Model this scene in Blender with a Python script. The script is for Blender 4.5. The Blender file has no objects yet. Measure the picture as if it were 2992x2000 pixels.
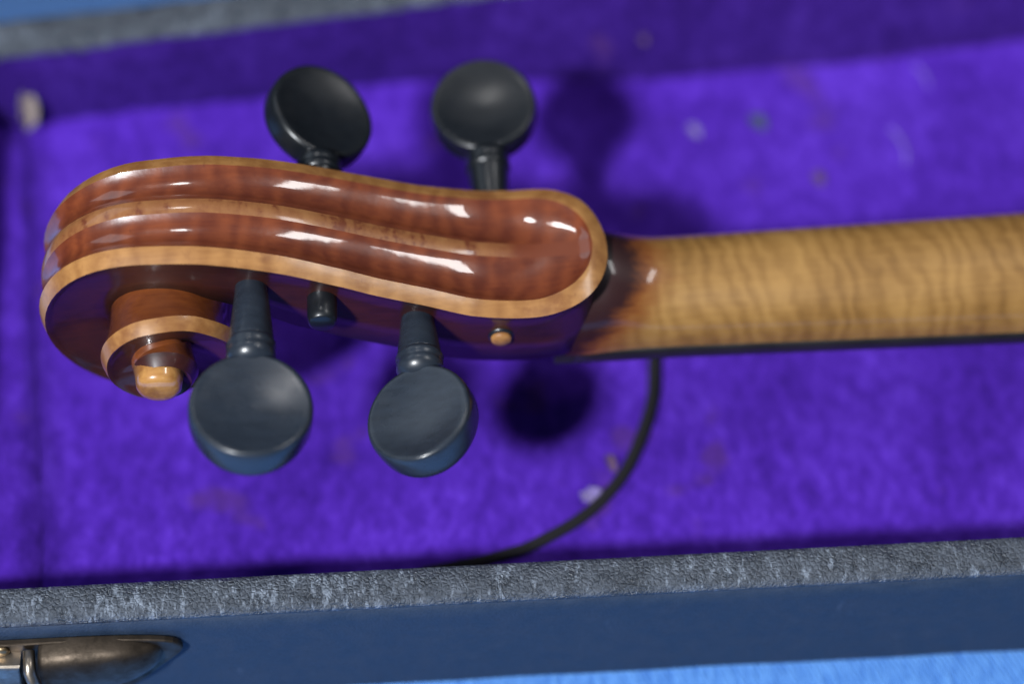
import bpy, math, random
from math import sin, cos, pi, radians, sqrt, exp
from mathutils import Vector, Matrix, noise
random.seed(4)
MM = 0.001
SC = bpy.context.scene
COL = SC.collection

# ------------------------------------------------------------------ camera
ELEV = radians(55.0)
cam_data = bpy.data.cameras.new("camera")
cam = bpy.data.objects.new("camera", cam_data)
COL.objects.link(cam)
cam.location = Vector((0.0, -0.22943, 0.37266))
cam.rotation_euler = (pi / 2 - ELEV, 0, 0)
cam_data.sensor_width = 36.0
cam_data.lens = 72.43
cam_data.clip_start = 0.01
cam_data.clip_end = 20.0
cam_data.dof.use_dof = True
cam_data.dof.focus_distance = 0.384
cam_data.dof.aperture_fstop = 4.0
cam_data.dof.aperture_blades = 7
SC.camera = cam

# ------------------------------------------------------------------ light
world = bpy.data.worlds.new("World")
SC.world = world
world.use_nodes = True
bg = world.node_tree.nodes["Background"]
wnt = world.node_tree
wtc = wnt.nodes.new("ShaderNodeTexCoord")
wsep = wnt.nodes.new("ShaderNodeSeparateXYZ")
wrp = wnt.nodes.new("ShaderNodeValToRGB")      # dim walls, paler ceiling overhead
wrp.color_ramp.elements[0].position = 0.1
wrp.color_ramp.elements[0].color = (0.06, 0.085, 0.14, 1)
wrp.color_ramp.elements[1].position = 0.85
wrp.color_ramp.elements[1].color = (0.56, 0.72, 1.0, 1)
wnt.links.new(wtc.outputs["Generated"], wsep.inputs[0])
wnt.links.new(wsep.outputs[2], wrp.inputs["Fac"])
wnt.links.new(wrp.outputs["Color"], bg.inputs["Color"])
bg.inputs["Strength"].default_value = 0.095


def area_lamp(name, loc, aim, size, power, color, shape='DISK', size_y=None):
    d = bpy.data.lights.new(name, 'AREA')
    d.shape = shape
    d.size = size
    if size_y:
        d.size_y = size_y
    d.energy = power
    d.color = color
    o = bpy.data.objects.new(name, d)
    o.location = loc
    o.rotation_euler = (Vector(aim) - Vector(loc)).to_track_quat('-Z', 'Y').to_euler()
    COL.objects.link(o)
    return o


AIM = (0.0, 0.03, 0.03)
area_lamp("window_light", (-0.49, -0.74, 1.00), AIM, 0.13, 26.5, (0.93, 0.96, 1.0))
panel = area_lamp("ceiling_lamp", (0.68, 0.24, 1.12), AIM, 0.58, 3.0, (1.0, 0.98, 0.97), 'RECTANGLE', 0.15)
area_lamp("ceiling_lamp_small", (-0.18, 0.52, 1.16), AIM, 0.15, 1.0, (1.0, 0.98, 0.97))
area_lamp("far_window", (-1.10, 0.84, 1.04), AIM, 0.95, 1.9, (0.78, 0.89, 1.0), 'RECTANGLE', 0.75)  # unseen soft panel, added to lay sheen on pegs and varnish

SC.view_settings.view_transform = 'Standard'
SC.view_settings.look = 'None'
SC.view_settings.exposure = 0.0
SC.view_settings.gamma = 1.0
SC.render.engine = 'CYCLES'
SC.cycles.use_denoising = True
SC.cycles.max_bounces = 8
SC.cycles.caustics_reflective = False
SC.cycles.caustics_refractive = False


# ------------------------------------------------------------------ node helpers
def new_mat(name):
    m = bpy.data.materials.new(name)
    m.use_nodes = True
    nt = m.node_tree
    return m, nt, nt.nodes["Principled BSDF"]


def node(nt, kind, **kw):
    n = nt.nodes.new(kind)
    for k, v in kw.items():
        if k.startswith("i_"):
            key = k[2:]
            key = int(key) if key.isdigit() else key.replace("_", " ")
            n.inputs[key].default_value = v
        else:
            setattr(n, k, v)
    return n


def objco(nt, scale=(1, 1, 1), rot=(0, 0, 0)):
    tc = node(nt, "ShaderNodeTexCoord")
    mp = node(nt, "ShaderNodeMapping")
    mp.inputs["Scale"].default_value = scale
    mp.inputs["Rotation"].default_value = rot
    nt.links.new(tc.outputs["Object"], mp.inputs["Vector"])
    return mp.outputs["Vector"]


def noise_tex(nt, vec, scale, detail=4.0, rough=0.55, dist=0.0):
    n = node(nt, "ShaderNodeTexNoise")
    n.inputs["Scale"].default_value = scale
    n.inputs["Detail"].default_value = detail
    n.inputs["Roughness"].default_value = rough
    n.inputs["Distortion"].default_value = dist
    nt.links.new(vec, n.inputs["Vector"])
    return n.outputs["Fac"]


def ramp(nt, fac, stops):
    r = node(nt, "ShaderNodeValToRGB")
    e = r.color_ramp.elements
    while len(e) < len(stops):
        e.new(0.5)
    for el, (p, c) in zip(e, stops):
        el.position = p
        el.color = (*c, 1) if len(c) == 3 else c
    nt.links.new(fac, r.inputs["Fac"])
    return r.outputs["Color"]


def mixc(nt, fac, a, b, mode='MIX'):
    m = node(nt, "ShaderNodeMix", data_type='RGBA', blend_type=mode)
    for sock, v in ((m.inputs["Factor"], fac), (m.inputs["A"], a), (m.inputs["B"], b)):
        pass
    ins = {s.identifier: s for s in m.inputs}
    for key, v in (("Factor_Float", fac), ("A_Color", a), ("B_Color", b)):
        s = ins[key]
        if hasattr(v, "is_output"):
            nt.links.new(v, s)
        else:
            s.default_value = v if isinstance(v, (int, float)) else ((*v, 1) if len(v) == 3 else v)
    return [o for o in m.outputs if o.identifier == "Result_Color"][0]


def math_n(nt, op, a, b=None, clamp=False):
    m = node(nt, "ShaderNodeMath", operation=op, use_clamp=clamp)
    for i, v in enumerate((a, b)):
        if v is None:
            continue
        if hasattr(v, "is_output"):
            nt.links.new(v, m.inputs[i])
        else:
            m.inputs[i].default_value = v
    return m.outputs[0]


def bump(nt, bsdf, h, strength, dist):
    b = node(nt, "ShaderNodeBump")
    b.inputs["Strength"].default_value = strength
    b.inputs["Distance"].default_value = dist
    nt.links.new(h, b.inputs["Height"])
    nt.links.new(b.outputs["Normal"], bsdf.inputs["Normal"])
    return b


def maprange(nt, v, a, b, c=0.0, d=1.0):
    m = node(nt, "ShaderNodeMapRange", interpolation_type='SMOOTHSTEP')
    nt.links.new(v, m.inputs[0])
    for i, x in enumerate((a, b, c, d)):
        m.inputs[i + 1].default_value = x
    return m.outputs[0]


# ------------------------------------------------------------------ materials
def varnish(name, c0, c1, rough=0.38, coat=1.0, coat_rough=0.05, wear=None, amount=0.6, flame=0.0):
    m, nt, b = new_mat(name)
    v = objco(nt, (1, 1, 1))
    vs = objco(nt, (60, 600, 600))
    f = noise_tex(nt, v, 120, 5, 0.6)
    g = noise_tex(nt, vs, 2.0, 3, 0.5)
    fac = math_n(nt, 'ADD', math_n(nt, 'MULTIPLY', f, 0.6), math_n(nt, 'MULTIPLY', g, 0.4))
    if flame:
        w = node(nt, "ShaderNodeTexWave", wave_type='BANDS', bands_direction='X')
        w.inputs["Scale"].default_value = 70
        w.inputs["Distortion"].default_value = 10
        w.inputs["Detail"].default_value = 3
        nt.links.new(objco(nt, (1, 0.7, 0.7), (0, 0, radians(14))), w.inputs["Vector"])
        fac = math_n(nt, 'ADD', fac, math_n(nt, 'MULTIPLY', math_n(nt, 'SUBTRACT', w.outputs["Fac"], 0.5), flame))
    c = ramp(nt, fac, [(0.32, c0), (0.68, c1)])
    if wear:
        ww = noise_tex(nt, v, 85, 5, 0.68)
        c = mixc(nt, maprange(nt, ww, 0.46, 0.66, 0.0, amount), c, wear)
        scr = noise_tex(nt, objco(nt, (260, 40, 260), (0, 0.3, 0.5)), 3.0, 3, 0.7)
        c = mixc(nt, maprange(nt, scr, 0.66, 0.72, 0.0, 0.5), c, wear)
    nt.links.new(c, b.inputs["Base Color"])
    b.inputs["Roughness"].default_value = rough
    b.inputs["Coat Weight"].default_value = coat
    b.inputs["Coat IOR"].default_value = 1.7
    b.inputs["Coat Roughness"].default_value = coat_rough
    bump(nt, b, noise_tex(nt, v, 900, 3, 0.5), 0.06, 0.0004)
    cn = node(nt, "ShaderNodeBump")
    cn.inputs["Strength"].default_value = 0.05
    cn.inputs["Distance"].default_value = 0.0006
    nt.links.new(noise_tex(nt, v, 260, 2, 0.5), cn.inputs["Height"])
    nt.links.new(cn.outputs["Normal"], b.inputs["Coat Normal"])
    return m


M_BACK = varnish("red_brown_varnish", (0.125, 0.026, 0.010), (0.215, 0.052, 0.017), 0.30, 1.0, 0.05, (0.085, 0.017, 0.008), 0.5, 0.22)
M_SIDE = varnish("dark_varnish", (0.020, 0.004, 0.004), (0.055, 0.011, 0.007), 0.45, 0.55, 0.16)
M_EDGE = varnish("worn_blond_edge", (0.27, 0.115, 0.032), (0.44, 0.215, 0.068), 0.40, 0.45, 0.2, (0.19, 0.066, 0.020), 0.75, 0.15)
M_EYE = varnish("amber_eye", (0.33, 0.135, 0.030), (0.55, 0.28, 0.085), 0.3, 1.0, 0.06, (0.12, 0.03, 0.010), 0.6)
M_TURN = varnish("orange_brown_varnish", (0.105, 0.024, 0.007), (0.23, 0.062, 0.014), 0.4)


def mat_ridge():
    m, nt, b = new_mat("worn_ridge")
    v = objco(nt)
    f = noise_tex(nt, objco(nt, (1, 0.35, 0.35)), 190, 4, 0.65)
    f2 = noise_tex(nt, v, 700, 3, 0.6)
    k = math_n(nt, 'ADD', f, math_n(nt, 'MULTIPLY', math_n(nt, 'SUBTRACT', f2, 0.5), 0.35))
    c = ramp(nt, k, [(0.36, (0.15, 0.038, 0.014)), (0.45, (0.25, 0.095, 0.032)), (0.66, (0.33, 0.145, 0.050))])
    tc = node(nt, "ShaderNodeTexCoord")
    sep = node(nt, "ShaderNodeSeparateXYZ")
    nt.links.new(tc.outputs["Object"], sep.inputs[0])
    wob = math_n(nt, 'ADD', sep.outputs[0], math_n(nt, 'MULTIPLY', math_n(nt, 'SUBTRACT', f2, 0.5), 0.01))
    c = mixc(nt, maprange(nt, wob, -0.034, -0.022), c, (0.165, 0.038, 0.014))
    nt.links.new(c, b.inputs["Base Color"])
    b.inputs["Roughness"].default_value = 0.4
    b.inputs["Coat Weight"].default_value = 0.9
    b.inputs["Coat Roughness"].default_value = 0.09
    return m


M_RIDGE = mat_ridge()


def mat_neck():
    m, nt, b = new_mat("flamed_maple_neck")
    tc = node(nt, "ShaderNodeTexCoord")
    sep = node(nt, "ShaderNodeSeparateXYZ")
    nt.links.new(tc.outputs["Object"], sep.inputs[0])
    x, y, z = sep.outputs
    # flame: bands across the neck, leaning and wandering
    w = node(nt, "ShaderNodeTexWave", wave_type='BANDS', bands_direction='X', wave_profile='SIN')
    w.inputs["Scale"].default_value = 82.0
    w.inputs["Distortion"].default_value = 11.0
    w.inputs["Detail"].default_value = 3.0
    w.inputs["Detail Scale"].default_value = 0.8
    w.inputs["Detail Roughness"].default_value = 0.6
    mp = node(nt, "ShaderNodeMapping")
    mp.inputs["Rotation"].default_value = (0, 0, radians(-16))
    mp.inputs["Scale"].default_value = (1, 0.8, 0.8)
    nt.links.new(tc.outputs["Object"], mp.inputs["Vector"])
    nt.links.new(mp.outputs["Vector"], w.inputs["Vector"])
    broad = noise_tex(nt, objco(nt), 55, 3, 0.55)
    fine = noise_tex(nt, objco(nt, (90, 900, 900)), 1.3, 4, 0.6)
    k = math_n(nt, 'ADD', math_n(nt, 'MULTIPLY', w.outputs["Fac"], 0.15), math_n(nt, 'ADD', math_n(nt, 'MULTIPLY', broad, 0.70), math_n(nt, 'MULTIPLY', fine, 0.22)))
    wood = ramp(nt, k, [(0.24, (0.128, 0.056, 0.011)), (0.5, (0.250, 0.126, 0.031)), (0.82, (0.39, 0.215, 0.062))])
    # dark varnish that fades out past the chin in a ragged brushed edge
    rag = noise_tex(nt, objco(nt, (120, 420, 420)), 1.0, 4, 0.65)
    edge = math_n(nt, 'ADD', x, math_n(nt, 'MULTIPLY', math_n(nt, 'SUBTRACT', rag, 0.5), 0.011))
    edge = math_n(nt, 'SUBTRACT', edge, math_n(nt, 'MULTIPLY', math_n(nt, 'SUBTRACT', z, 0.0077), 0.9))
    red = maprange(nt, edge, -0.0020, 0.0105, 1.0, 0.0)
    dark = maprange(nt, edge, -0.0045, 0.0020, 1.0, 0.0)
    c = mixc(nt, red, wood, (0.20, 0.058, 0.010))
    c = mixc(nt, dark, c, (0.026, 0.006, 0.006))
    nt.links.new(c, b.inputs["Base Color"])
    b.inputs["Roughness"].default_value = 0.46
    b.inputs["Coat Weight"].default_value = 0.7
    b.inputs["Coat Roughness"].default_value = 0.09
    bump(nt, b, fine, 0.10, 0.0003)
    return m


M_NECK = mat_neck()


def mat_ebony(name, base=(0.018, 0.021, 0.027), rough=0.36):
    m, nt, b = new_mat(name)
    f = noise_tex(nt, objco(nt, (90, 700, 700)), 1.2, 4, 0.6)
    nt.links.new(ramp(nt, f, [(0.3, tuple(0.8 * k for k in base)), (0.75, tuple(1.25 * k for k in base))]), b.inputs["Base Color"])
    g = noise_tex(nt, objco(nt), 130, 4, 0.6)
    nt.links.new(maprange(nt, g, 0.3, 0.7, rough - 0.07, rough + 0.10), b.inputs["Roughness"])
    b.inputs["Coat Weight"].default_value = 0.35
    b.inputs["Coat Roughness"].default_value = 0.25
    bump(nt, b, f, 0.02, 0.0003)
    return m


M_EBONY_LIT = mat_ebony("lit_ebony", (0.019, 0.026, 0.038), 0.27)  # near pegs: bluish room sheen painted into the base colour
M_EBONY_DARK = mat_ebony("dark_ebony", (0.007, 0.009, 0.012), 0.34)  # far pegs: same ebony, darkened because they catch less light
M_BOARD = mat_ebony("fingerboard_ebony", (0.014, 0.013, 0.014), 0.42)


def mat_velvet(name, k0):
    m, nt, b = new_mat(name)
    v = objco(nt)
    big = noise_tex(nt, objco(nt, (1.0, 0.6, 1.0), (0, 0, radians(24))), 34, 5, 0.62, 0.6)
    pile = noise_tex(nt, objco(nt, (1.0, 0.55, 1.0), (0, 0, radians(24))), 330, 6, 0.68)
    fine = noise_tex(nt, v, 2200, 2, 0.6)
    k = math_n(nt, 'ADD', math_n(nt, 'MULTIPLY', big, 0.42), math_n(nt, 'MULTIPLY', pile, 0.58))
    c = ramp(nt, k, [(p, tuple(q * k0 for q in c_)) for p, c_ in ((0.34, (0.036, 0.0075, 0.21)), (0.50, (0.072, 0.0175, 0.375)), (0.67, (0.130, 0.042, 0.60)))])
    spots = noise_tex(nt, v, 75, 2, 0.4)
    c = mixc(nt, maprange(nt, spots, 0.64, 0.74, 0.0, 0.5), c, (0.085, 0.030, 0.13))
    nt.links.new(c, b.inputs["Base Color"])
    b.inputs["Roughness"].default_value = 0.9
    b.inputs["Specular IOR Level"].default_value = 0.12
    b.inputs["Sheen Weight"].default_value = 0.35
    b.inputs["Sheen Roughness"].default_value = 0.4
    b.inputs["Sheen Tint"].default_value = (0.32, 0.18, 1.0, 1)
    h = math_n(nt, 'ADD', math_n(nt, 'MULTIPLY', pile, 0.8), math_n(nt, 'MULTIPLY', fine, 0.4))
    bump(nt, b, h, 0.55, 0.0012)
    return m


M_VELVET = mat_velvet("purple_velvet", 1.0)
M_VELVET_SHADE = mat_velvet("purple_velvet_shaded", 0.43)  # wall shade painted in: the floor's velvet in a darker copy


def mat_leather(name, c0, c1, r0, r1, scale, bs, bd, fleck=None, fscale=400, f0=0.62):
    m, nt, b = new_mat(name)
    v = objco(nt)
    f = noise_tex(nt, v, scale, 6, 0.7)
    g = noise_tex(nt, v, scale * 0.18, 3, 0.5)
    c = ramp(nt, math_n(nt, 'ADD', math_n(nt, 'MULTIPLY', f, 0.6), math_n(nt, 'MULTIPLY', g, 0.4)), [(0.35, c0), (0.68, c1)])
    if fleck:
        k = noise_tex(nt, objco(nt, (1.6, 0.6, 0.6), (0, 0, radians(25))), fscale, 5, 0.72)
        k = math_n(nt, 'ADD', math_n(nt, 'MULTIPLY', k, 0.75), math_n(nt, 'MULTIPLY', noise_tex(nt, v, 45, 3, 0.6), 0.25))
        c = mixc(nt, maprange(nt, k, f0, f0 + 0.12, 0.0, 0.6), c, fleck)
    nt.links.new(c, b.inputs["Base Color"])
    nt.links.new(maprange(nt, g, 0.3, 0.7, r0, r1), b.inputs["Roughness"])
    vo = node(nt, "ShaderNodeTexVoronoi", feature='DISTANCE_TO_EDGE')
    vo.inputs["Scale"].default_value = scale * 0.8
    nt.links.new(v, vo.inputs["Vector"])
    h = math_n(nt, 'ADD', math_n(nt, 'MINIMUM', vo.outputs["Distance"], 0.25), math_n(nt, 'MULTIPLY', f, 0.6))
    bump(nt, b, h, bs, bd)
    return m


M_RIM = mat_leather("grained_rim_leather", (0.026, 0.032, 0.042), (0.125, 0.148, 0.190), 0.20, 0.5, 1300, 0.9, 0.0010, (0.34, 0.40, 0.50), 520, 0.53)
M_WALL = mat_leather("navy_case_cloth", (0.013, 0.027, 0.057), (0.022, 0.043, 0.087), 0.55, 0.7, 1500, 0.35, 0.0005, (0.065, 0.095, 0.16), 160, 0.60)
M_BARE = mat_leather("bare_case_board", (0.02, 0.015, 0.012), (0.04, 0.03, 0.022), 0.8, 0.9, 500, 0.3, 0.0004)


def mat_denim():
    m, nt, b = new_mat("blue_woven_cloth")
    v = objco(nt, (1, 1, 1), (0, 0, radians(20)))
    w1 = node(nt, "ShaderNodeTexWave", wave_type='BANDS', bands_direction='DIAGONAL')
    w1.inputs["Scale"].default_value = 420
    w1.inputs["Distortion"].default_value = 2.5
    w1.inputs["Detail"].default_value = 3
    nt.links.new(v, w1.inputs["Vector"])
    f = noise_tex(nt, objco(nt, (1, 0.25, 1), (0, 0, radians(20))), 700, 4, 0.7)
    k = math_n(nt, 'ADD', math_n(nt, 'MULTIPLY', w1.outputs["Fac"], 0.2), math_n(nt, 'MULTIPLY', f, 0.8))
    nt.links.new(ramp(nt, k, [(0.3, (0.055, 0.19, 0.60)), (0.72, (0.17, 0.42, 0.92))]), b.inputs["Base Color"])
    b.inputs["Roughness"].default_value = 0.85
    b.inputs["Sheen Weight"].default_value = 0.03
    b.inputs["Specular IOR Level"].default_value = 0.15
    bump(nt, b, k, 0.7, 0.0012)
    return m


M_CLOTH = mat_denim()


def mat_metal(name, c, rough):
    m, nt, b = new_mat(name)
    f = noise_tex(nt, objco(nt), 160, 5, 0.65)
    nt.links.new(ramp(nt, f, [(0.35, tuple(0.35 * k for k in c)), (0.65, c)]), b.inputs["Base Color"])
    b.inputs["Metallic"].default_value = 0.95
    nt.links.new(maprange(nt, f, 0.3, 0.7, rough + 0.2, rough), b.inputs["Roughness"])
    bump(nt, b, noise_tex(nt, objco(nt), 600, 3, 0.6), 0.15, 0.0004)
    return m


M_NICKEL = mat_metal("tarnished_nickel", (0.52, 0.45, 0.37), 0.28)
M_BRONZE = mat_metal("brown_tarnished_metal", (0.115, 0.090, 0.068), 0.42)
M_BRASS = mat_metal("tarnished_brass", (0.50, 0.36, 0.20), 0.32)


def mat_plain(name, c, rough, c2=None, scale=600, sheen=0.0):
    m, nt, b = new_mat(name)
    c2 = c2 or tuple(0.6 * k for k in c)
    nt.links.new(ramp(nt, noise_tex(nt, objco(nt), scale, 4, 0.6), [(0.35, c2), (0.65, c)]), b.inputs["Base Color"])
    b.inputs["Roughness"].default_value = rough
    b.inputs["Sheen Weight"].default_value = sheen
    return m


M_CORD = mat_plain("black_cord", (0.006, 0.005, 0.008), 0.95, (0.004, 0.004, 0.006), 1500)
M_PAPER = mat_plain("tan_paper", (0.30, 0.25, 0.23), 0.85, (0.19, 0.155, 0.15))
M_LINT = mat_plain("pale_lint", (0.26, 0.21, 0.42), 0.95, (0.15, 0.11, 0.34))
M_LINTG = mat_plain("green_grey_lint", (0.06, 0.09, 0.13), 0.95)
M_LINTB = mat_plain("brown_lint", (0.14, 0.075, 0.17), 0.95)
M_BOX = mat_plain("boxwood", (0.48, 0.23, 0.07), 0.5, (0.3, 0.13, 0.04))


# ------------------------------------------------------------------ object helpers
def link_mesh(name, verts, faces, mat, parent=None, smooth=True, scale=MM):
    me = bpy.data.meshes.new(name)
    me.from_pydata([tuple(c * scale for c in v) for v in verts], [], faces)
    me.materials.append(mat)
    if smooth:
        me.polygons.foreach_set("use_smooth", [True] * len(me.polygons))
    me.update()
    o = bpy.data.objects.new(name, me)
    COL.objects.link(o)
    if parent is not None:
        o.parent = parent
    return o


def empty(name, loc, rz=0.0):
    o = bpy.data.objects.new(name, None)
    o.empty_display_size = 0.02
    o.location = loc
    o.rotation_euler = (0, 0, rz)
    COL.objects.link(o)
    return o


def tag(o, label, cat=None, group=None, kind=None):
    if label:
        o["label"] = label
    if cat:
        o["category"] = cat
    if group:
        o["group"] = group
    if kind:
        o["kind"] = kind
    return o


def grid_faces(rows, cols, closed=False, flip=False):
    fs = []
    for i in range(rows - 1):
        for j in range(cols if closed else cols - 1):
            k = (j + 1) % cols
            f = (i * cols + j, i * cols + k, (i + 1) * cols + k, (i + 1) * cols + j)
            fs.append(f[::-1] if flip else f)
    return fs


def interp(x, tab):
    if x <= tab[0][0]:
        return tab[0][1]
    for (a, va), (b, vb) in zip(tab, tab[1:]):
        if x <= b:
            t = (x - a) / (b - a)
            t = t * t * (3 - 2 * t) * 0.35 + t * 0.65
            return va + (vb - va) * t
    return tab[-1][1]


def catmull(pts, per=8):
    out = []
    n = len(pts)
    for i in range(n - 1):
        p0 = pts[max(i - 1, 0)]
        p1, p2 = pts[i], pts[i + 1]
        p3 = pts[min(i + 2, n - 1)]
        for k in range(per):
            t = k / per
            out.append(tuple(0.5 * (2 * b + (c - a) * t + (2 * a - 5 * b + 4 * c - d) * t * t + (3 * b - a - 3 * c + d) * t ** 3)
                             for a, b, c, d in zip(p0, p1, p2, p3)))
    out.append(tuple(pts[-1]))
    return out


def tube(path, radii, seg=12, cap=True):
    verts, faces = [], []
    up = Vector((0, 0, 1))
    P = [Vector(p) for p in path]
    for i, p in enumerate(P):
        t = (P[min(i + 1, len(P) - 1)] - P[max(i - 1, 0)]).normalized()
        a = t.cross(up)
        if a.length < 1e-4:
            a = t.cross(Vector((1, 0, 0)))
        a.normalize()
        b = a.cross(t).normalized()
        r = radii[i] if hasattr(radii, "__len__") else radii
        for j in range(seg):
            an = 2 * pi * j / seg
            verts.append(tuple(p + a * (r * cos(an)) + b * (r * sin(an))))
    faces = grid_faces(len(P), seg, True)
    if cap:
        faces.append(tuple(range(seg))[::-1])
        faces.append(tuple((len(P) - 1) * seg + j for j in range(seg)))
    return verts, faces


def lathe(profile, seg=40, axis='Y'):
    """profile of (position along axis, radius)"""
    verts = []
    for a, r in profile:
        for j in range(seg):
            t = 2 * pi * j / seg
            if axis == 'Y':
                verts.append((r * cos(t), a, r * sin(t)))
            else:
                verts.append((a, r * cos(t), r * sin(t)))
    f = grid_faces(len(profile), seg, True)
    f.append(tuple(range(seg))[::-1])
    f.append(tuple((len(profile) - 1) * seg + j for j in range(seg)))
    return verts, f


def slab(outline, z0, z1, bev=0.4):
    """extruded outline (list of 2D) with a small bevelled top edge"""
    n = len(outline)
    cx = sum(p[0] for p in outline) / n
    cy = sum(p[1] for p in outline) / n

    def ring(z, inset):
        out = []
        for x, y in outline:
            d = sqrt((x - cx) ** 2 + (y - cy) ** 2) or 1
            k = max(0.0, 1 - inset / d)
            out.append((cx + (x - cx) * k, cy + (y - cy) * k, z))
        return out
    v = ring(z0, 0) + ring(z1 - bev, 0) + ring(z1 - bev * 0.3, bev * 0.3) + ring(z1, bev)
    f = grid_faces(4, n, True)
    f.append(tuple(range(n))[::-1])
    f.append(tuple(3 * n + j for j in range(n)))
    return v, f


# ------------------------------------------------------------------ setting: the cloth the case lies on
def build_cloth():
    nx, ny = 130, 110
    v = []
    for j in range(ny):
        for i in range(nx):
            x = -420 + 1000 * i / (nx - 1)
            y = -330 + 800 * j / (ny - 1)
            z = 3.0 * noise.noise(Vector((x / 90, y / 60, 3.1))) + 1.2 * noise.noise(Vector((x / 30, y / 45, 7.7)))
            if -160 < x < 330 and -62 < y < 180:
                z = min(z, -0.5)
            t = max(0.0, y - 112 - 0.159 * x - 4)
            z -= 0.78 * t * t / (t + 14.0)              # hangs over the table's far edge
            v.append((x, y, z - 4.6))
    o = link_mesh("ground", v, grid_faces(ny, nx), M_CLOTH)
    tag(o, "bright blue woven cloth spread beneath the violin case", "cloth", kind="structure")


build_cloth()

# ------------------------------------------------------------------ violin case
RIM_Z, FLOOR_Z, WT = 30.0, 6.0, 7.4


def near_y(x):                       # inner edge of the near rim
    return -40.4 + 0.058 * x


def far_y(x):                        # inner edge of the far rim
    return 109.7 + 0.171 * x


def end_x(y):                        # inner edge of the end rim
    return -118.0 - 0.10 * (y - 20)


def end_foot(y):                     # where the end wall meets the floor
    return -92.3 - 0.16 * (y + 28)


XR = 300.0
case = empty("violin_case", (0, 0, 0))
tag(case, "open black violin case lined with purple velvet, metal latch on its front", "violin case")


def wall_strip(name, line, out, parent, WT=7.4):
    """outer wall panel + rim cap following a plan line; 'out' is the outward direction"""
    n = len(line)
    ox, oy = out
    # panel: outer face
    rows = []
    zs = [-5.0, -4.6, 3, 12, 22, RIM_Z - 1.6]
    pv = []
    for z in zs:
        for k, (x, y) in enumerate(line):
            w = WT - 0.5 + (0.25 * noise.noise(Vector((x / 14, y / 14, z / 9))))
            pv.append((x + ox * w, y + oy * w, z))
    for z in reversed(zs):
        for (x, y) in line:
            pv.append((x + ox * 1.5, y + oy * 1.5, z))
    panel = link_mesh(name + "_panel", pv, grid_faces(2 * len(zs), n), M_WALL, parent)
    # rim: rounded leather binding
    prof = [(-0.1, -3.0), (-0.3, -1.0), (0.0, -0.35), (0.9, 0.05), (2.5, 0.28), (WT / 2, 0.35), (WT - 2.4, 0.25), (WT - 0.9, 0.0), (WT - 0.1, -0.5), (WT + 0.1, -1.2), (WT - 0.1, -2.0), (WT - 1.2, -2.1)]
    rv = []
    for (d, z) in prof:
        for (x, y) in line:
            j = 0.22 * noise.noise(Vector((x / 3.1, y / 3.1, d * 0.9))) + 0.18 * noise.noise(Vector((x / 11, y / 11, d / 3)))
            rv.append((x + ox * (d + j * 0.6), y + oy * (d + j * 0.6), RIM_Z + z + j))
    rim = link_mesh(name + "_rim", rv, grid_faces(len(prof), n), M_RIM, parent)
    return panel, rim


NS = 420
near_line = [(-127 + (XR + 127) * k / NS, near_y(-127 + (XR + 127) * k / NS)) for k in range(NS + 1)]
far_line = [(-133 + (XR + 133) * k / NS, far_y(-133 + (XR + 133) * k / NS)) for k in range(NS + 1)]
ya, yb = near_y(-118) + 0.2, far_y(-124) - 0.2
end_line = [(end_x(ya + (yb - ya) * k / 130), ya + (yb - ya) * k / 130) for k in range(131)]
right_line = [(XR, near_y(XR) + (far_y(XR) - near_y(XR)) * k / 60) for k in range(61)]


def set_name(pair, base):
    pair[0].name = "side_panel"
    pair[1].name = "rim"


set_name(wall_strip("near", near_line, (0.058, -0.998), case), "near")
set_name(wall_strip("far", far_line, (-0.157, 0.988), case, 10.0), "far")
set_name(wall_strip("end", end_line, (-0.995, -0.10), case), "end")
set_name(wall_strip("right", right_line, (1.0, 0.0), case), "right")


# velvet lining: floor, and one sheet for each wall
def pile_z(x, y, big=1.0):
    return (0.9 * noise.noise(Vector((x / 34, y / 26, 1.3))) + 0.45 * noise.noise(Vector((x / 11, y / 13, 5.3)))
            + 0.16 * noise.noise(Vector((x / 3.4, y / 4.6, 9.1)))) * big


def far_foot(x):                     # where the far wall meets the floor
    off = 4.4 + 14.5 / (1 + exp(-(x - 5) / 22.0))
    return far_y(x) - off


def wrinkle(x, y, x0, y0, ang, length, width, h):
    dx, dy = x - x0, y - y0
    a, b = dx * cos(ang) + dy * sin(ang), -dx * sin(ang) + dy * cos(ang)
    b += 0.9 * sin(a * 0.22)
    return h * exp(-(a / length) ** 2 - (b / width) ** 2)


def floor_height(x, y):
    z = FLOOR_Z + pile_z(x, y)
    z += wrinkle(x, y, -88, 88, 1.9, 9, 1.3, 1.6)
    z += wrinkle(x, y, 12, 84, 2.3, 16, 1.2, 1.0)
    z += wrinkle(x, y, 92, 78, 1.75, 7, 1.0, 0.9)
    z += wrinkle(x, y, 60, -8, 2.0, 10, 1.4, 0.6)
    z += wrinkle(x, y, -70, -18, 2.1, 13, 2.2, 0.7)
    # rounded up into the walls
    dn, df, de = y - near_y(x), far_foot(x) - y, x - (end_foot(y) - 1)
    for d in (dn, df, de):
        w = 9.0 if d is df else 5.0
        if d < w:
            z += 0.36 * w * (max(0, w - d) / w) ** 1.9
    if dn < 17:                                       # padded along the near wall
        z += 12.0 * ((17 - dn) / 17) ** 1.7
    return z


def build_floor():
    nx, ny = 300, 150
    v = []
    for j in range(ny):
        t = j / (ny - 1)
        for i in range(nx):
            s = i / (nx - 1)
            y0 = near_y(-118) + t * 134
            xl = end_foot(y0) - 2.0
            x = xl + (XR - xl) * s
            y = near_y(x) + 0.3 + t * (far_foot(x) - near_y(x) + 0.7)
            v.append((x, y, floor_height(x, y)))
    return link_mesh("velvet_floor", v, grid_faces(ny, nx), M_VELVET, case)


build_floor()


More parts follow.
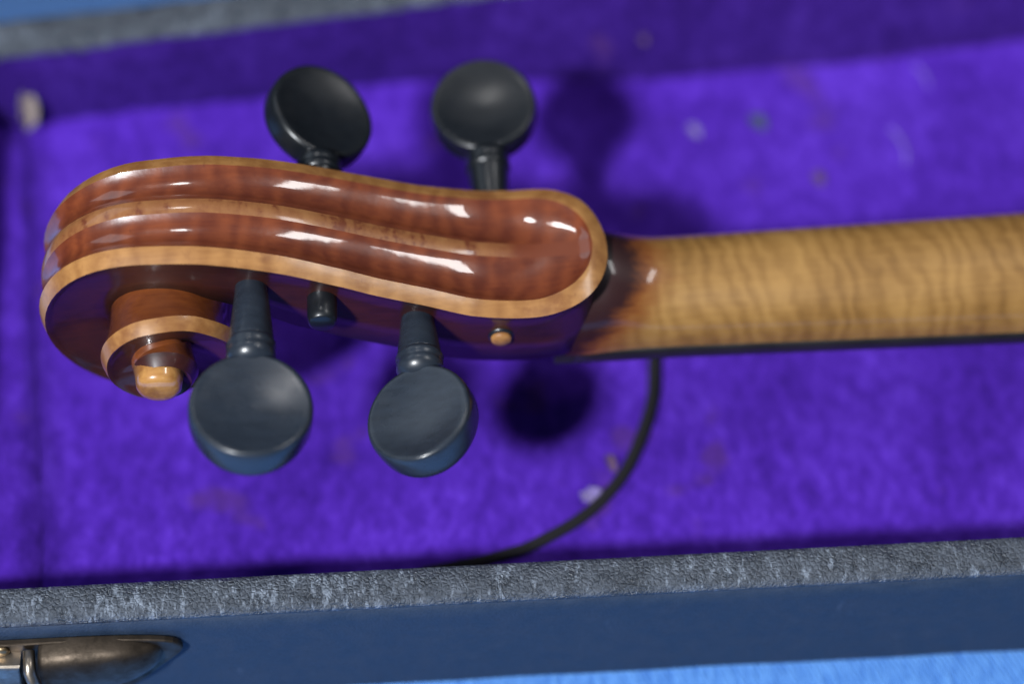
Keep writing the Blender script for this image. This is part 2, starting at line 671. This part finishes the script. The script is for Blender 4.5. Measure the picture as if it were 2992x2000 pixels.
def lining(name, foot, top, n, rows, amp=0.5, seed=0.0, bulge=1.2, mat=None):
    v = []
    mat = mat or M_VELVET
    for j in range(rows):
        t = j / (rows - 1)
        for i in range(n):
            s = i / (n - 1)
            f, p = Vector(foot(s)), Vector(top(s))
            q = f.lerp(p, t)
            d = (p - f).normalized()
            al = (Vector(foot(min(1, s + .01))) - Vector(foot(max(0, s - .01)))).normalized()
            nn = al.cross(d).normalized()
            w = amp * (noise.noise(Vector((q.x / 17 + seed, q.y / 17, q.z / 12))) + 0.6 * noise.noise(Vector((q.x / 5 + seed, q.y / 5, q.z / 14))))
            w += bulge * sin(pi * t) ** 0.8
            edge = min(1, t * 5, (1 - t) * 5)
            q = q - nn * (w * edge) * (1 if seed >= 0 else -1)
            v.append(tuple(q))
    return link_mesh(name, v, grid_faces(rows, n), mat, case)


def lerp(a, b, t):
    return a + (b - a) * t


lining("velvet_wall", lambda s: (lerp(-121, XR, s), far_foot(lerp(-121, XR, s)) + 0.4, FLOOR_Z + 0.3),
       lambda s: (lerp(-124, XR, s), far_y(lerp(-124, XR, s)) + 0.05, RIM_Z - 0.6), 260, 16, 0.7, 0.0, -0.9, M_VELVET_SHADE)
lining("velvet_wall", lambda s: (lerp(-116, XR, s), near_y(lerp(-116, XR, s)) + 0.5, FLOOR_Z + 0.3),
       lambda s: (lerp(-118, XR, s), near_y(lerp(-118, XR, s)) - 0.05, RIM_Z - 0.6), 260, 14, 0.5, 4.0, 0.8, M_VELVET_SHADE)
# end wall stops short of the far corner, where the lining has come away
def build_end_pad():
    """padded lining of the end: a low cushion, then up to the rim"""
    prof = catmull([(0.0, 5.3), (1.6, 6.7), (3.6, 8.6), (6.0, 10.1), (9.5, 11.0), (14.0, 12.2), (17.6, 15.5), (19.4, 21.0), (20.4, 29.4)], 4)
    n = 150
    v = []
    for (d, z) in prof:
        for i in range(n):
            y = lerp(near_y(-115), 85.2, i / (n - 1))
            xf, xe = end_foot(y), end_x(y) + 0.3
            q = d / 20.4
            w = 0.7 * noise.noise(Vector((y / 15, d / 9, 2.2))) + 0.35 * noise.noise(Vector((y / 5, d / 5, 6.6)))
            w *= min(1, d / 3, (20.4 - d) / 3)
            v.append((lerp(xf, xe, q), y, z + w))
    return link_mesh("velvet_end_pad", v, grid_faces(len(prof), n, False, True), M_VELVET, case)


build_end_pad()
link_mesh("case_board", [(-124, -47, 1.2), (XR - 1, -22, 1.2), (XR - 1, 154, 1.2), (-130, 86, 1.2)], [(0, 1, 2, 3)], M_BARE, case, False)


# latch on the near wall
def build_latch():
    fx, fy = -86.6, near_y(-86.6) - WT
    L = empty("latch", (fx * MM, (fy - 0.2) * MM, 12.3 * MM), math.atan(0.058))
    L.parent = case
    # local frame: x along wall, -y outward, z up
    def face_slab(name, outline, y0, y1, mat, parent, bev=0.4):
        v, f = slab(outline, y0, y1, bev)
        v = [(a, -c, b) for a, b, c in v]
        return link_mesh(name, v, f, mat, parent, False)
    # hasp: a domed cover that tapers to a rounded point
    rows = []
    for k in range(25):
        t = k / 24
        x = lerp(-2.5, 20.5, t)
        hw = 6.8 * (1 - t ** 2.6) ** 0.6 + 0.25
        zc = 3.4 + 2.4 * t
        pr = 5.8 * (1 - t ** 3.0) ** 0.5 + 0.3
        r = []
        for j in range(13):
            a = pi * j / 12
            r.append((x, -pr * max(0.0, sin(a)) ** 0.45, zc + hw * cos(a) * (1.0 if cos(a) > 0 else 1.25)))
        rows.append(r)
    v = [p for r in rows for p in r]
    f = grid_faces(25, 13) + [tuple(range(13))]
    link_mesh("hasp", v, f, M_BRONZE, L)
    out = catmull([(-20, -11), (6, -11), (14, -7), (19, -1), (23.4, 4.5), (23.8, 7.2), (21, 9.4), (12, 10.6), (0, 10.9), (-20, 10.9)], 3)
    face_slab("base_plate", out, -0.2, 1.0, M_BRONZE, L)
    # upright hook with a bright edge, its link, and the keeper beside it
    v, f = tube([(-4.4, -1.5, 9.5), (-4.2, -5.4, 8.2), (-3.4, -7.6, 3), (-2.8, -8.2, -4), (-2.6, -7.8, -11)], [1.1, 1.2, 1.15, 1.1, 1.0], 10)
    link_mesh("hook", v, f, M_NICKEL, L)
    face_slab("keeper", [(-14.5, -4.5), (-8.0, -5.5), (-6.2, 8), (-14.0, 8.5)], 0.8, 4.4, M_NICKEL, L, 0.7)
    v, f = tube([(-17.4, -1, 9), (-16.6, -4.5, 8), (-15.8, -6, 2), (-16.5, -6.2, -4), (-18, -5, -9)], [1.6, 1.9, 1.9, 1.8, 1.7], 10)
    link_mesh("side_arm", v, f, M_BRONZE, L)
    v, f = lathe([(-19, 2.4), (-18.6, 2.8), (-10, 2.8), (-9.7, 2.5), (-9.4, 2.8), (-4.4, 2.8), (-4, 2.4)], 16, 'X')
    link_mesh("hinge_barrel", [(a, b - 3.6, c - 9) for a, b, c in v], f, M_BRONZE, L)
    # rivets
    for (x, z) in ((-9.5, 9.4), (9.5, -8.4)):
        v, f = lathe([(0.0, 1.5), (0.5, 1.45), (0.9, 1.0), (1.05, 0.3)], 14, 'Y')
        link_mesh("rivet", [(a + x, -b - 0.95, c + z) for a, b, c in v], [q[::-1] for q in f], M_BRASS, L)


build_latch()

# ------------------------------------------------------------------ violin
PSI = radians(4)
violin = empty("violin", (26.585 * MM, 15.223 * MM, 45 * MM), PSI)
tag(violin, "old violin lying back up in the case, red-brown scroll and flamed blond neck", "violin")

# --- head: the outer back line from the chin round the volute (s along neck, z up), in mm
BACK = [(-8.0, 12.6), (-11.6, 13.1), (-17.5, 12.8), (-23.4, 12.2), (-29, 12.4), (-35, 13.5), (-44, 16.7), (-52.4, 20.1), (-60, 23.5),
        (-70.3, 27.6), (-80.3, 30.2), (-87, 31.05), (-94.4, 31.0)]
VC = (-94.4, 8.0)
R_T = [(90, 23.0), (135, 23.0), (180, 22.8), (225, 21.4), (270, 19.5), (315, 17.3), (360, 15.3), (405, 13.8), (450, 12.6), (495, 11.6), (540, 10.7),
       (585, 9.7), (630, 8.8), (675, 7.9), (720, 7.1), (765, 6.4), (810, 5.7), (855, 5.1), (900, 4.6)]
B_S = [(-94.4, 12.4), (-87, 12.8), (-80, 13.1), (-70, 13.5), (-59, 14.0), (-52, 14.4), (-44, 14.6), (-35, 15.4), (-26, 15.6), (-24, 15.6)]
B_T = [(90, 12.4), (135, 11.3), (180, 10.7), (225, 11.4), (270, 13.2), (315, 15.4), (360, 17.4), (405, 19.2), (450, 20.6), (540, 21.6), (630, 22.2),
       (720, 22.7), (810, 23.1), (900, 23.2)]
TIP_S, CH0, CHB, CHA = -8.0, -24.0, 15.6, 16.0
CW_N, CW_D = 3.2, 1.25


def b_pegbox(s):
    if s > CH0:
        u = (s - CH0) / CHA
        return CHB * max(0.0, 1 - u ** 2.3) ** (1 / 2.1)
    return interp(s, B_S)


path = []                            # (s, z, b, side_depth, theta or None)
seq = catmull(BACK, 7)
# finer near the chin tip
fine = []
for i, p in enumerate(seq[:-1]):
    q = seq[i + 1]
    m = 4 if p[0] > -14 else 2
    for k in range(m):
        t = k / m
        fine.append((lerp(p[0], q[0], t), lerp(p[1], q[1], t)))
for s, z in fine:
    depth = lerp(16.5, 11.2, min(1, max(0, (-62 - s) / 32.4)))
    path.append((s, z, b_pegbox(s), depth, None))
for k in range(0, 136):
    th = 90 + k * 6.0
    r = interp(th, R_T)
    rn = interp(th + 360, R_T) if th + 360 <= 900 else 2.0
    a = radians(th)
    path.append((VC[0] + r * cos(a), VC[1] + r * sin(a), interp(th, B_T), r - rn + 0.8, th))


def normal_at(i):
    p, q = path[max(i - 1, 0)], path[min(i + 1, len(path) - 1)]
    dx, dz = q[0] - p[0], q[1] - p[1]
    L = sqrt(dx * dx + dz * dz) or 1
    return (dz / L * 1.0, -dx / L * 1.0) if False else (dz / L, -dx / L)


outline = []
for k in range(200):
    s = TIP_S - 40 * (k / 199) ** 2
    outline.append((s, b_pegbox(s)))


def edge_dist(s, n, b):
    if s < -32:
        return b - abs(n)
    n = abs(n)
    return min(min(sqrt((s - a) ** 2 + (n - c) ** 2) for a, c in outline), max(b - n, 0.0))


NCH, NFL, NRI = 6, 13, 5
rows_edge_a, rows_edge_b, rows_back, rows_side = [], [], [], []
for i, (s, z, b, depth, th) in enumerate(path):
    nx, nz = normal_at(i)
    if nz < 0 and th is None:
        nx, nz = -nx, -nz
    if th is not None:
        a = radians(th)
        nx, nz = cos(a), sin(a)
    if th is None and s < -84:                       # ease into the volute's radial normals
        t = min(1, (-84 - s) / 10)
        nx, nz = lerp(nx, 0, t), lerp(nz, 1, t)
    in_late = 0 if th is None else min(1, max(0, (th - 90) / 500))
    cw = min(CW_N * (1 - 0.25 * in_late), 0.8 * b)
    b_in = max(b - cw, 0.0)
    if s > -23 and th is None:                       # inner outline of the pale edge around the chin
        u = (s + 25.5) / 14.3
        b_in = (CHB - CW_N + 0.1) * max(0.0, 1 - u ** 2.3) ** (1 / 2.1) if 0 < u < 1 else (0.0 if u >= 1 else b_in)
        b_in = min(b_in, b)
    rw = min(1.65, b_in)
    ridge_f = 1.0
    if th is None and s > -40:
        ridge_f = max(0.0, min(1.0, (-17 - s) / 15.0))
        ridge_f = ridge_f * ridge_f * (3 - 2 * ridge_f)
    fl_depth = 1.4

    def height(n):
        d = edge_dist(s, n, b) if th is None else b - abs(n)
        c = CW_N if th is None else max(cw, 0.5)
        an = abs(n)
        if an >= b_in - 1e-6:
            t = min(1.0, max(0.0, d / c))
            return -CW_D * (1 - t) ** 1.15
        # flute between the edge and the central ridge
        t = (an - rw) / max(b_in - rw, 1e-3)
        if an <= rw:
            fl = -fl_depth * (1 - ridge_f) * min(1.0, b_in / 8.0)
            return fl + 0.25 * ridge_f * (1 - (an / max(rw, 1e-3)) ** 2) - 0.15 * ridge_f
        two = -fl_depth * (1 - abs(2 * t - 1) ** 2.2) - 0.15 * (1 - t)
        one = -fl_depth * (1 - t ** 2.6) * min(1.0, b_in / 8.0)
        return two * ridge_f + one * (1 - ridge_f)

    def pt(n, h):
        return (s + nx * h, n, z + nz * h)

    na = [lerp(b, b_in, k / (NCH - 1)) for k in range(NCH)]
    rows_edge_a.append([pt(-n, height(n)) for n in na])
    rows_edge_b.append([pt(n, height(n)) for n in na])
    bk = [-lerp(b_in, rw, k / (NFL - 1)) for k in range(NFL)]
    ri = [lerp(-rw, rw, k / (NRI - 1)) for k in range(NRI)]
    rows_back.append(([pt(n, height(min(abs(n), b_in - 2e-5) if b_in > 1e-3 else abs(n))) for n in bk],
                      [pt(n, height(min(abs(n), b_in - 2e-5) if b_in > 1e-3 else abs(n))) for n in ri],
                      [pt(-n, height(min(abs(n), b_in - 2e-5) if b_in > 1e-3 else abs(n))) for n in reversed(bk)]))
    # sides: a small quirk under the edge, then the cheek
    he = height(b)
    lo_p = [(0.0, 0.0), (0.12, 0.5), (0.55, 1.1), (1.1, 2.4), (1.5, 5.0), (1.6, depth * 0.62), (1.7, depth)]
    lo_v = [(0.0, 0.0), (0.15, 0.4), (0.6, 0.9), (1.1, 1.7), (1.7, depth * 0.35 + 0.6), (2.3, depth * 0.65 + 0.3), (2.55, max(depth, 2.2))]
    vt = 1.0 if th is not None else min(1.0, max(0.0, (-66 - s) / 28.4))
    lo = [(lerp(a0, b0, vt), lerp(a1, b1, vt)) for (a0, a1), (b0, b1) in zip(lo_p, lo_v)]
    side = [pt(-max(b - ins, 0.0), he - dn) for ins, dn in lo] + [pt(max(b - ins, 0.0), he - dn) for ins, dn in reversed(lo)]
    rows_side.append(side)


def rows_mesh(name, rows, mat, parent, flip=False):
    v = [p for r in rows for p in r]
    return link_mesh(name, v, grid_faces(len(rows), len(rows[0]), False, flip), mat, parent)


head = rows_mesh("scroll", rows_side, M_SIDE, violin)
NP = len(fine)
rows_mesh("fluted_back", [r[0] for r in rows_back[:NP + 22]], M_BACK, head)
rows_mesh("fluted_back", [r[2] for r in rows_back[:NP + 22]], M_BACK, head)
rows_mesh("volute_turn", [r[0] for r in rows_back[NP + 21:]], M_TURN, head)
rows_mesh("volute_turn", [r[2] for r in rows_back[NP + 21:]], M_TURN, head)
rows_mesh("center_ridge", [r[1] for r in rows_back], M_RIDGE, head)
NE = NP + 92                         # the innermost turn keeps its dark varnish
for rows, fl in ((rows_edge_a, False), (rows_edge_b, True)):
    rows_mesh("pale_edge", rows[:NE], M_EDGE, head, fl)
    rows_mesh("inner_edge", rows[NE - 1:], M_SIDE, head, fl)

# eyes of the volute
for sg in (-1, 1):
    for nm, prof, mt in (("eye", [(15.0, 5.7), (18.0, 5.6), (19.6, 5.2), (20.4, 4.9)], M_TURN),
                         ("eye_tip", [(20.3, 4.88), (20.6, 4.95), (22.4, 4.5), (24.6, 4.2), (25.3, 3.7), (25.7, 2.9), (25.9, 1.4), (25.9, 0.3)], M_EYE)):
        v, f = lathe(prof, 36, 'Y')
        v = [(a + VC[0], sg * y, c + VC[1]) for a, y, c in v]
        link_mesh(nm, v, f if sg < 0 else [q[::-1] for q in f], mt, head)


# --- neck
def neck_crown(s):
    return 5.5 + 4.2 * exp(-((s + 9.5) / 7.5) ** 2) if s > -9.5 else 9.7


def neck_half(s):
    return 11.9 + 0.021 * max(s, -20) + 1.3 * exp(-((s + 16) / 10) ** 2)


def build_neck():
    rows = []
    for k in range(150):
        s = -17 + 217 * (k / 149) ** 1.35
        hw, top = neck_half(s), neck_crown(s)
        base = -6.6
        r = []
        for j in range(41):
            a = pi * j / 40
            ca, sa = cos(a), sin(a)
            y = -hw * (abs(ca) ** 0.92) * (1 if ca > 0 else -1)
            zz = base + (top - base) * (sa ** 0.95)
            r.append((s, y, zz))
        rows.append(r)
    rows_mesh("neck", rows, M_NECK, violin)
    # fingerboard, curved on its far (downward) face
    rows = []
    for k in range(60):
        s = -15 + 215 * k / 59
        hw = neck_half(max(s, 4)) + 0.35
        r = [(s, -hw + 0.3, -6.62), (s, -hw, -6.9), (s, -hw, -10.0), (s, -hw + 0.5, -10.6)]
        for j in range(1, 8):
            t = j / 8
            r.append((s, lerp(-hw, hw, t), -10.6 - 1.8 * (1 - (2 * t - 1) ** 2)))
        r += [(s, hw - 0.5, -10.6), (s, hw, -10.0), (s, hw, -6.9), (s, hw - 0.3, -6.62)]
        rows.append(r)
    nc = len(rows[0])
    v = [p for r in rows for p in r]
    f = grid_faces(len(rows), nc, True)
    f += [tuple(range(nc))[::-1], tuple((len(rows) - 1) * nc + j for j in range(nc))]
    o = link_mesh("fingerboard", v, f, M_BOARD, violin)
    # nut
    v, f = slab([(-19.0, -11.4), (-15.1, -11.4), (-15.1, 11.4), (-19.0, 11.4)], -11.2, -6.8, 0.4)
    link_mesh("nut", v, f, M_BOARD, violin, False)


build_neck()


# --- pegs
def peg_head_mesh(R=11.6, L=12.2):
    """flat round thumb piece: outline in the (axis y, lateral x) plane, dished faces"""
    verts, faces = [], []
    prof = [(0.0, 2.0), (0.25, 2.1), (0.5, 2.4), (0.7, 2.78), (0.82, 3.06), (0.90, 3.25), (0.935, 3.25), (0.965, 3.02), (0.985, 2.5), (0.997, 1.5), (1.0, 0.0)]
    rings = [p[0] for p in prof]
    hts = dict(prof)
    seg = 56

    def half(rho, ay):
        base = hts[rho]
        k = max(0.0, ay) ** 2                       # thicker towards the collar
        return 0.86 * base * (1 + 0.28 * k)
    idx = {}
    for sgn in (1, -1):
        for i, rho in enumerate(rings):
            for j in range(seg):
                a = 2 * pi * j / seg
                if rho == 1.0 and sgn == -1:
                    idx[(sgn, i, j)] = idx[(1, i, j)]
                    continue
                idx[(sgn, i, j)] = len(verts)
                ca, sa = cos(a), sin(a)
                verts.append((R * rho * ca, -L * rho * sa, sgn * (half(rho, rho * sa) if rho < 1 else 0.0)))
    for sgn in (1, -1):
        for i in range(len(rings) - 1):
            for j in range(seg):
                k = (j + 1) % seg
                f = (idx[(sgn, i, j)], idx[(sgn, i, k)], idx[(sgn, i + 1, k)], idx[(sgn, i + 1, j)])
                faces.append(f[::-1] if sgn > 0 else f)
    return verts, faces


def build_peg(s, z, side, n_head, tilt, roll, n_tip, label, R=11.6, bush=False):
    """side -1: head towards the near side; n_head: distance of head centre from the axis plane"""
    mat = M_EBONY_LIT if side < 0 else M_EBONY_DARK
    P = empty("peg", (s * MM, 0, z * MM))
    P.parent = violin
    if side > 0:
        P.rotation_euler = (tilt, 0, 0)
    else:
        P.rotation_euler = (-tilt, 0, 0)
    P["label"] = label
    y_c = n_head - R * 1.0
    prof = [(-n_tip - 0.6, 2.2), (-n_tip - 0.3, 2.6), (-n_tip + 1.0, 2.8), (8.0, 3.0), (13.0, 3.15), (y_c - 4.5, 4.2), (y_c - 4.2, 4.25)]
    v, f = lathe(prof, 28, 'Y')
    v = [(a, side * y, c) for a, y, c in v]
    link_mesh("shank", v, f if side < 0 else [q[::-1] for q in f], mat, P)
    col = [(y_c - 4.4, 3.9), (y_c - 4.2, 4.35), (y_c - 3.5, 4.6), (y_c - 2.8, 4.5), (y_c - 2.4, 4.35), (y_c - 2.0, 4.45), (y_c - 1.2, 4.55), (y_c - 0.4, 4.3), (y_c + 0.4, 3.7), (y_c + 1.2, 2.6)]
    v, f = lathe(col, 28, 'Y')
    v = [(a, side * y, c) for a, y, c in v]
    link_mesh("collar", v, f if side < 0 else [q[::-1] for q in f], mat, P)
    v, f = peg_head_mesh(R, R * 1.04)
    cr, sr = cos(roll), sin(roll)
    v2 = []
    for x, y, zz in v:
        yy = side * (n_head - y)if False else side * (n_head + y * -1.0)
        v2.append((x * cr + zz * sr, yy, -x * sr + zz * cr))
    o = link_mesh("head", v2, f if side > 0 else [q[::-1] for q in f], mat, P)
    if bush:
        v, f = lathe([(-n_tip - 1.5, 0.2), (-n_tip - 1.4, 1.7), (-n_tip - 1.1, 2.0), (-n_tip - 0.4, 2.1)], 20, 'Y')
        v = [(a, side * y, c) for a, y, c in v]
        link_mesh("pale_tip", v, f if side < 0 else [q[::-1] for q in f], M_BOX, P)
    return P


build_peg(-76.0, 19.5, -1, 39.6, radians(1), radians(7), 12, "near peg beside the volute, broad flat head", 11.1)
build_peg(-45.6, 8.6, -1, 36.2, radians(1), radians(-20), 13, "near peg in the middle of the pegbox", 10.3)
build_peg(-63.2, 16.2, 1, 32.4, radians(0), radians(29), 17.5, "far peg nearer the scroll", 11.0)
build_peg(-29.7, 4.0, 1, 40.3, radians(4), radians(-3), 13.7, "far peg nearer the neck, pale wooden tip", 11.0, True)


# ------------------------------------------------------------------ cord and small things on the velvet
def ground_pts(pts, lift):
    return [(x, y, floor_height(x, y) + lift) for x, y in pts]


cp = catmull([(30.6, 30), (30.9, 25), (30.6, 20.5), (29.8, 11.5), (26.7, 1.0), (22.0, -8.6), (14.6, -16.9), (5.0, -23.4), (-0.5, -26.1), (-9, -29.0), (-18, -31.2)], 8)
v, f = tube(ground_pts(cp, 1.0), [1.45 - 0.35 * k / len(cp) for k in range(len(cp))], 10)
o = link_mesh("cord", v, f, M_CORD)
tag(o, "thin black cord curving across the purple velvet from under the neck", "cord")


def flake(name, x, y, lx, ly, rot, mat, label, cat, lift=0.5, curl=0.8, z=None, seed=0):
    n = 9
    v = []
    for j in range(n):
        for i in range(n):
            a, b = 2 * i / (n - 1) - 1, 2 * j / (n - 1) - 1
            aa, bb = a * sqrt(1 - b * b / 2), b * sqrt(1 - a * a / 2)
            k = 1 + 0.35 * noise.noise(Vector((aa * 2 + seed, bb * 2, seed)))
            px, py = aa * lx * k, bb * ly * k
            pz = curl * (aa * aa - 0.3) + 0.35 * noise.noise(Vector((aa * 2, bb * 2, seed + 5)))
            v.append((px * cos(rot) - py * sin(rot), px * sin(rot) + py * cos(rot), pz))
    top = len(v)
    v += [(a, b, c - 0.25) for a, b, c in v]
    f = grid_faces(n, n) + [tuple(q + top for q in fc[::-1]) for fc in grid_faces(n, n)]
    bd = [i for i in range(n)] + [(j + 1) * n - 1 for j in range(1, n)] + [n * n - 1 - i for i in range(1, n)] + [(n - 1 - j) * n for j in range(1, n - 1)]
    for p, q in zip(bd, bd[1:] + bd[:1]):
        f.append((q, p, p + top, q + top))
    o = link_mesh(name, v, f, mat)
    zz = floor_height(x, y) + lift if z is None else z
    o.location = (x * MM, y * MM, zz * MM)
    return tag(o, label, cat)


flake("lint_fluff", 42.5, 87.5, 1.1, 2.1, 0.5, M_LINT, "pale lint fluff on the velvet, right of the far peg's shadow", "lint", seed=1)
flake("lint_fluff", 57.5, 90.0, 1.7, 2.6, 0.6, M_LINTG, "dull green lint on the velvet beyond the neck", "lint", seed=2)
flake("lint_fluff", 30.5, 105.6, 0.9, 2.0, 0.4, M_LINTB, "small brownish lint high on the far velvet wall", "lint", seed=3, z=18.5)
flake("lint_fluff", 70.5, 73.5, 1.3, 2.0, 0.2, M_LINTB, "round brownish lint spot close above the flamed neck", "lint", seed=4)
flake("lint_fluff", 20.6, -3.8, 1.0, 2.3, 0.3, M_LINTB, "brown lint inside the bend of the black cord", "lint", seed=6)
flake("lint_fluff", 16.4, -11.5, 2.3, 1.8, 0.5, M_LINT, "grey lilac lint patch inside the bend of the black cord", "lint", seed=7)
p = flake("paper_scrap", -110.6, 85.0, 2.0, 4.6, 0.25, M_PAPER, "torn tan paper scrap in the far corner of the case", "paper scrap", seed=9, curl=2.4, z=16.5)
p.rotation_euler = (radians(42), radians(20), 0)


def fibre(pts, r, mat, label):
    v, f = tube(ground_pts(catmull(pts, 5), 0.7), r, 6)
    return tag(link_mesh("fibre", v, f, mat), label, "fibre")


M_FIBRE = mat_plain("pale_violet_fibre", (0.25, 0.17, 0.62), 0.9, (0.18, 0.11, 0.5))
fibre([(88.5, 88), (90.4, 84.5), (91.2, 80.5), (90.8, 77)], 0.35, M_FIBRE, "pale curved fibre lying on the velvet beyond the neck, far right")
fibre([(96, 106), (98.2, 103.5), (99, 101)], 0.3, M_FIBRE, "short pale fibre close under the far velvet wall")
